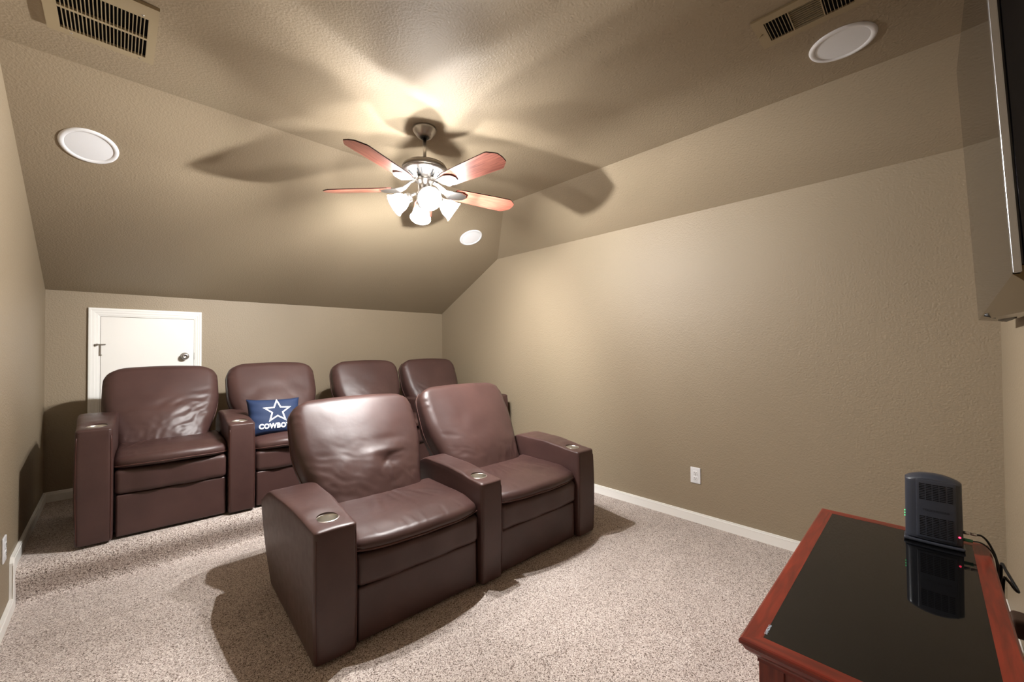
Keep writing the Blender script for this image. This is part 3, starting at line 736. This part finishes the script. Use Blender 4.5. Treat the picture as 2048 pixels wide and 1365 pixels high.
outlet('white wall outlet cut by the left picture edge, low on the left wall', (0, 3.35, 0.372), rad(90))
# ------------------------------------------------------------------ media console
H = 0.55; CXa, CXb, CYa, CYb = 1.523, 2.703, 0.176, 0.678
con = thing('media_console', 'cherry wood media console with a black glass top, lower right corner', 'console', ((CXa+CXb)/2, (CYa+CYb)/2, 0))
con_off = Vector(((CXa+CXb)/2, (CYa+CYb)/2, 0)); hx, hy = (CXb-CXa)/2, (CYb-CYa)/2; fwid = 0.045
def mitre(name, side):
    # side of the moulded top frame, swept between mitred corners
    prof = [(-fwid, H-0.001), (-0.006, H), (-0.002, H-0.002), (0, H-0.006), (-0.001, H-0.014), (-0.006, H-0.018), (-0.012, H-0.030), (-0.022, H-0.040), (-0.030, H-0.044), (-0.034, H-0.052), (-0.034, H-0.060), (-0.06, H-0.060), (-0.06, H-0.020), (-fwid, H-0.020)]
    cs = {'L': ((-1, -1), (-1, 1)), 'R': ((1, 1), (1, -1)), 'F': ((-1, 1), (1, 1)), 'B': ((1, -1), (-1, -1))}[side]
    bm = bmesh.new(); rings = []
    for sx, sy in cs: rings.append([bm.verts.new((sx*(hx+d), sy*(hy+d), z)) for d, z in prof])
    n = len(prof)
    for i in range(n): j = (i+1) % n; bm.faces.new((rings[0][i], rings[1][i], rings[1][j], rings[0][j]))
    for r in rings: bm.faces.new(r)
    bmesh.ops.recalc_face_normals(bm, faces=bm.faces)
    return obj(name, bm, CHERRY_Y if side in 'LR' else CHERRY, con, smooth=False)
for s in 'LRFB': mitre('top_frame', s)
gt = obj('glass_top', box(-hx+fwid-0.001, hx-fwid+0.001, -hy+fwid-0.001, hy-fwid+0.001, H-0.012, H-0.0015), GLASSTOP, con, smooth=False)
bx, by = hx-0.036, hy-0.036
for sx in (-1, 1):
    for sy in (-1, 1):
        obj('corner_post', box(min(sx*bx, sx*(bx-0.055)), max(sx*bx, sx*(bx-0.055)), min(sy*by, sy*(by-0.055)), max(sy*by, sy*(by-0.055)), 0.002, H-0.058, bev=0.002), CHERRY_Z, con, smooth=False)
for sx in (-1, 1):
    x0, x1 = sorted((sx*(bx-0.008), sx*(bx-0.024)))
    obj('end_panel', box(x0, x1, -by+0.055, by-0.055, 0.06, H-0.059), CHERRY_Z, con, smooth=False)
obj('back_panel', box(-bx+0.055, bx-0.055, -by+0.008, -by+0.02, 0.06, H-0.059), CHERRY_Z, con, smooth=False)
for k, sx in ((0, -1), (1, 1)):
    x0, x1 = sorted((sx*0.003, sx*(bx-0.058)))
    d = obj('door', box(x0, x1, by-0.024, by-0.006, 0.065, H-0.062, bev=0.003), CHERRY_Z, con, smooth=False)
    obj('knob', lathe([(0, 0), (0.006, 0), (0.006, 0.01), (0.012, 0.018), (0.010, 0.026), (0, 0.028)], 24, mtx=Matrix.Translation((sx*0.04, by-0.006, 0.31)) @ Matrix.Rotation(rad(-90), 4, 'X')), NICKEL, d)
obj('plinth', box(-bx+0.05, bx-0.05, -by+0.01, by-0.012, 0.004, 0.062), CHERRY, con, smooth=False)
# small pale maker's mark on the glass, reading along the long side
textobj('glass_mark', 'SAMSUNG', 0.0105, lambda x, y: Vector((1.610+x-con_off.x, 0.632+y*0.9-con_off.y, H-0.0009)), GREY_TEXT, con, bold=0.0003)
# ------------------------------------------------------------------ modem
mz = H+0.0
mo = thing('cable_modem', 'dark grey upright cable modem with slotted side on the black glass top', 'modem', (2.586, 0.321, mz))
ML, MT, MH = 0.076, 0.030, 0.262     # half length along y, half thickness x, height
def fm(x, y, z):
    zz = z+0.5
    # plan: front end (+y) rounded, flat slotted side; domed top
    ty = y/ML
    X = x*(1.0-0.10*ty*ty) - 0.004*(1-ty*ty)*(1 if x < 0 else -0.6)
    Zt = MH - 0.020*abs(ty)**2.2 - 0.012*abs(x/MT)**2
    return (X, y*(1-0.02*zz), 0.014+zz*(Zt-0.014))
obj('modem_body', softbox(MT, ML, 0.5, 0.018, fm, n=(6, 18, 24), ne=5), MODEM, mo)
obj('modem_foot', softbox(MT+0.005, ML+0.004, 0.006, 0.005, lambda x, y, z: (x*(1.0-0.10*(y/ML)**2), y, z+0.0065), n=(6, 14, 1), ne=3), MODEM, mo)
# raised slotted side panel facing the room
def sidex(y): ty = y/ML; return -(MT*(1.0-0.10*ty*ty)) - 0.004*(1-ty*ty)
def fs_(x, y, z): return (x + sidex(y) - 0.0006, y, z)
obj('slotted_panel', softbox(0.0022, 0.052, 0.108, 0.002, lambda x, y, z: fs_(x, y-0.008, z+0.132), n=(1, 14, 10), ne=2), MODEM, mo)
bm = bmesh.new()
for z0, nrow in ((0.168, 10), (0.034, 12)):
    for r in range(nrow):
        for c in range(5):
            y = -0.008-0.042+c*0.0178; z = z0+r*0.0062
            xm = sidex(y+0.0065)-0.0030
            addbox(bm, xm-0.0004, xm+0.0006, y-0.001, y+0.0145, z, z+0.0028)
sl_ = obj('vent_slots', bm, DARK, mo, smooth=False); sl_['kind'] = 'stuff'
textobj('embossed_name', 'TOUCHSTONE', 0.0105, lambda x, y: Vector((sidex(-x-0.008)-0.0034, -x-0.008, y+0.129)), BLACK, mo)
for k in range(3): obj('status_light', softbox(0.0016, 0.0012, 0.0022, 0.001, lambda x, y, z, k=k: (x-0.012, y+ML+0.0002, z+0.106-0.010*k), n=(1, 1, 1), ne=2), LEDG, mo)
bm = bmesh.new(); bmesh.ops.create_icosphere(bm, subdivisions=2, radius=0.0034, matrix=Matrix.Translation((-0.0290, -0.066, 0.050)))
obj('power_light', bm, LEDR, mo)
# ------------------------------------------------------------------ cables
def cable(label, pts, r, m, cat='cable', sub=10, ends=()):
    bm = tube(smoothpath(pts, sub), r, 8)
    for e in ends: tube(e[0], e[1], 12, bm=bm, mi=1)
    ms = [m]+([ends[0][2]] if ends else [])
    return tag(obj('cable', bm, ms), label, cat)
my = 0.321-ML
cable('black coaxial cable with silver connector at the back of the modem', [(2.590, my-0.030, H+0.062), (2.606, my-0.044, H+0.058), (2.622, my-0.058, H+0.040), (2.630, my-0.070, H+0.012), (2.632, my-0.079, H-0.02), (2.632, my-0.087, H-0.08), (2.63, my-0.090, 0.30)], 0.0034, BLACK,
      ends=[([(2.588, my+0.0, H+0.063), (2.590, my-0.014, H+0.0625)], 0.0055, NICKEL), ([(2.590, my-0.017, H+0.0625), (2.592, my-0.032, H+0.062)], 0.0050, NICKEL)])
cable('thin black cable with green plug at the back of the modem', [(2.580, my-0.022, H+0.040), (2.590, my-0.040, H+0.038), (2.600, my-0.058, H+0.024), (2.606, my-0.072, H-0.001), (2.608, my-0.080, H-0.05), (2.61, my-0.086, 0.30)], 0.0024, BLACK,
      ends=[([(2.578, my+0.002, H+0.040), (2.580, my-0.022, H+0.040)], 0.0056, GREENPLUG)])
cable('black looped cable bundle hanging behind the console', [(2.585, 0.160, H-0.16), (2.575, 0.160, H-0.05), (2.555, 0.159, H-0.006), (2.51, 0.154, H-0.010), (2.46, 0.145, H-0.022), (2.425, 0.137, H-0.036), (2.45, 0.140, H-0.044), (2.50, 0.150, H-0.040), (2.54, 0.157, H-0.055), (2.56, 0.160, H-0.18)], 0.0042, BLACK)
cable('black power cord running down the front wall behind the console', [(3.06, 0.11, 0.16), (2.99, 0.108, 0.20), (2.90, 0.108, 0.17), (2.83, 0.11, 0.10), (2.75, 0.13, 0.012)], 0.004, BLACK)
# ------------------------------------------------------------------ wall-mounted television
TVX0, TVX1, TVZ0, TVZ1 = 1.93, 2.92, 1.386, 2.46
tvt = thing('television', 'large glossy dark television mounted high on the front wall, cut by the right edge', 'television', (2.42, Y0+0.002, TVZ0))
lean = rad(2.4); yb = 0.176       # front face height at the bottom edge
def tvp(x, dy, z):
    # x world, dy depth behind the front face, z height above bottom edge
    yy = yb + z*math.tan(lean) - dy
    return Vector((x-2.42, yy-(Y0+0.002), z))
def tvbox(x0, x1, d0, d1, z0, z1, bev=0.0, slope=0.0):
    bm = bmesh.new()
    vsx = [bm.verts.new(tvp(x, d, z + (slope*(TVX1-x) if z == z0 else 0))) for x in (x0, x1) for d in (d0, d1) for z in (z0, z1)]
    for q in ((0, 1, 3, 2), (4, 6, 7, 5), (0, 4, 5, 1), (2, 3, 7, 6), (0, 2, 6, 4), (1, 5, 7, 3)): bm.faces.new([vsx[i] for i in q])
    if bev: bmesh.ops.bevel(bm, geom=list(bm.edges), offset=bev, segments=3, affect='EDGES')
    bmesh.ops.recalc_face_normals(bm, faces=bm.faces); return bm
TH = TVZ1-TVZ0
obj('screen_panel', tvbox(TVX0, TVX1, 0.0, 0.012, 0.012, TH, slope=0.072), TVGLOSS, tvt, smooth=False)
obj('side_trim', tvbox(TVX0-0.010, TVX0-0.0005, -0.001, 0.014, 0.085, TH, bev=0.002), TVSILVER, tvt, smooth=False)
obj('rear_housing', tvbox(TVX0-0.004, TVX1-0.02, 0.0145, 0.062, 0.10, TH-0.01, bev=0.006), TVNAVY, tvt, smooth=False)
# slanted lower bezel with its grille and indicator
bm = bmesh.new()
A = [tvp(TVX1, 0.0, 0.012), tvp(TVX0, 0.0, 0.012+0.072*(TVX1-TVX0))]; B = [tvp(TVX1, 0.070, 0.002), tvp(TVX0, 0.070, 0.004)]
A2 = [p+Vector((0, -0.012, 0.02)) for p in A]; B2 = [p+Vector((0, 0, 0.10)) for p in B]
pr = [[bm.verts.new(v) for v in (A[i], B[i], B2[i], A2[i])] for i in (0, 1)]
for i in range(4): j = (i+1) % 4; bm.faces.new((pr[0][i], pr[1][i], pr[1][j], pr[0][j]))
bm.faces.new(pr[0]); bm.faces.new(pr[1][::-1]); bmesh.ops.recalc_face_normals(bm, faces=bm.faces)
bez = obj('lower_bezel', bm, TVBRONZE, tvt, smooth=False)
def bezp(u, v, out=0.001):
    a = A[0].lerp(A[1], u); b = B[0].lerp(B[1], u); n = Vector((0, a.y-b.y, 0)); p = a.lerp(b, v); return p+Vector((0, 0.0, -out))
for u0, u1, v0, v1 in ((0.10, 0.36, 0.62, 0.92), (0.50, 0.98, 0.50, 0.85)):
    bm = bmesh.new(); bm.faces.new([bm.verts.new(bezp(u0, v0, 0.005)), bm.verts.new(bezp(u1, v0, 0.005)), bm.verts.new(bezp(u1, v1, 0.005)), bm.verts.new(bezp(u0, v1, 0.005))])
    r = bmesh.ops.extrude_face_region(bm, geom=list(bm.faces)); bmesh.ops.translate(bm, verts=[v for v in r['geom'] if isinstance(v, bmesh.types.BMVert)], vec=(0, 0, 0.012))
    obj('speaker_slot', bm, BLACK, bez, smooth=False)
obj('power_indicator', tube([bezp(0.24, 0.02, 0.006), bezp(0.24, 0.42, 0.006)], 0.006, 10), BLACK, bez)
obj('wall_bracket', box(-0.15, 0.15, 0.0, 0.06, 0.40, 0.75), BLACK, tvt, smooth=False)

# ------------------------------------------------------------------ outlet with a plug-in adapter behind the console
t = thing('wall_outlet', 'white outlet on the front wall behind the console, mostly hidden', 'outlet', (2.74, Y0, 0.27), rad(180))
obj('cover_plate', softbox(0.036, 0.0035, 0.0585, 0.003, lambda x, y, z: (x, y-0.0035, z), n=(4, 1, 6), ne=2), PLATE, t)
ad = mat('taupe_plastic', (120, 96, 92), 0.45)
tag(obj('power_adapter', softbox(0.045, 0.020, 0.034, 0.012, lambda x, y, z: (2.73+x, Y0+0.031+y, 0.275+z), n=(6, 2, 4), ne=4), ad), 'small taupe plug-in power adapter on the front wall behind the console', 'adapter')
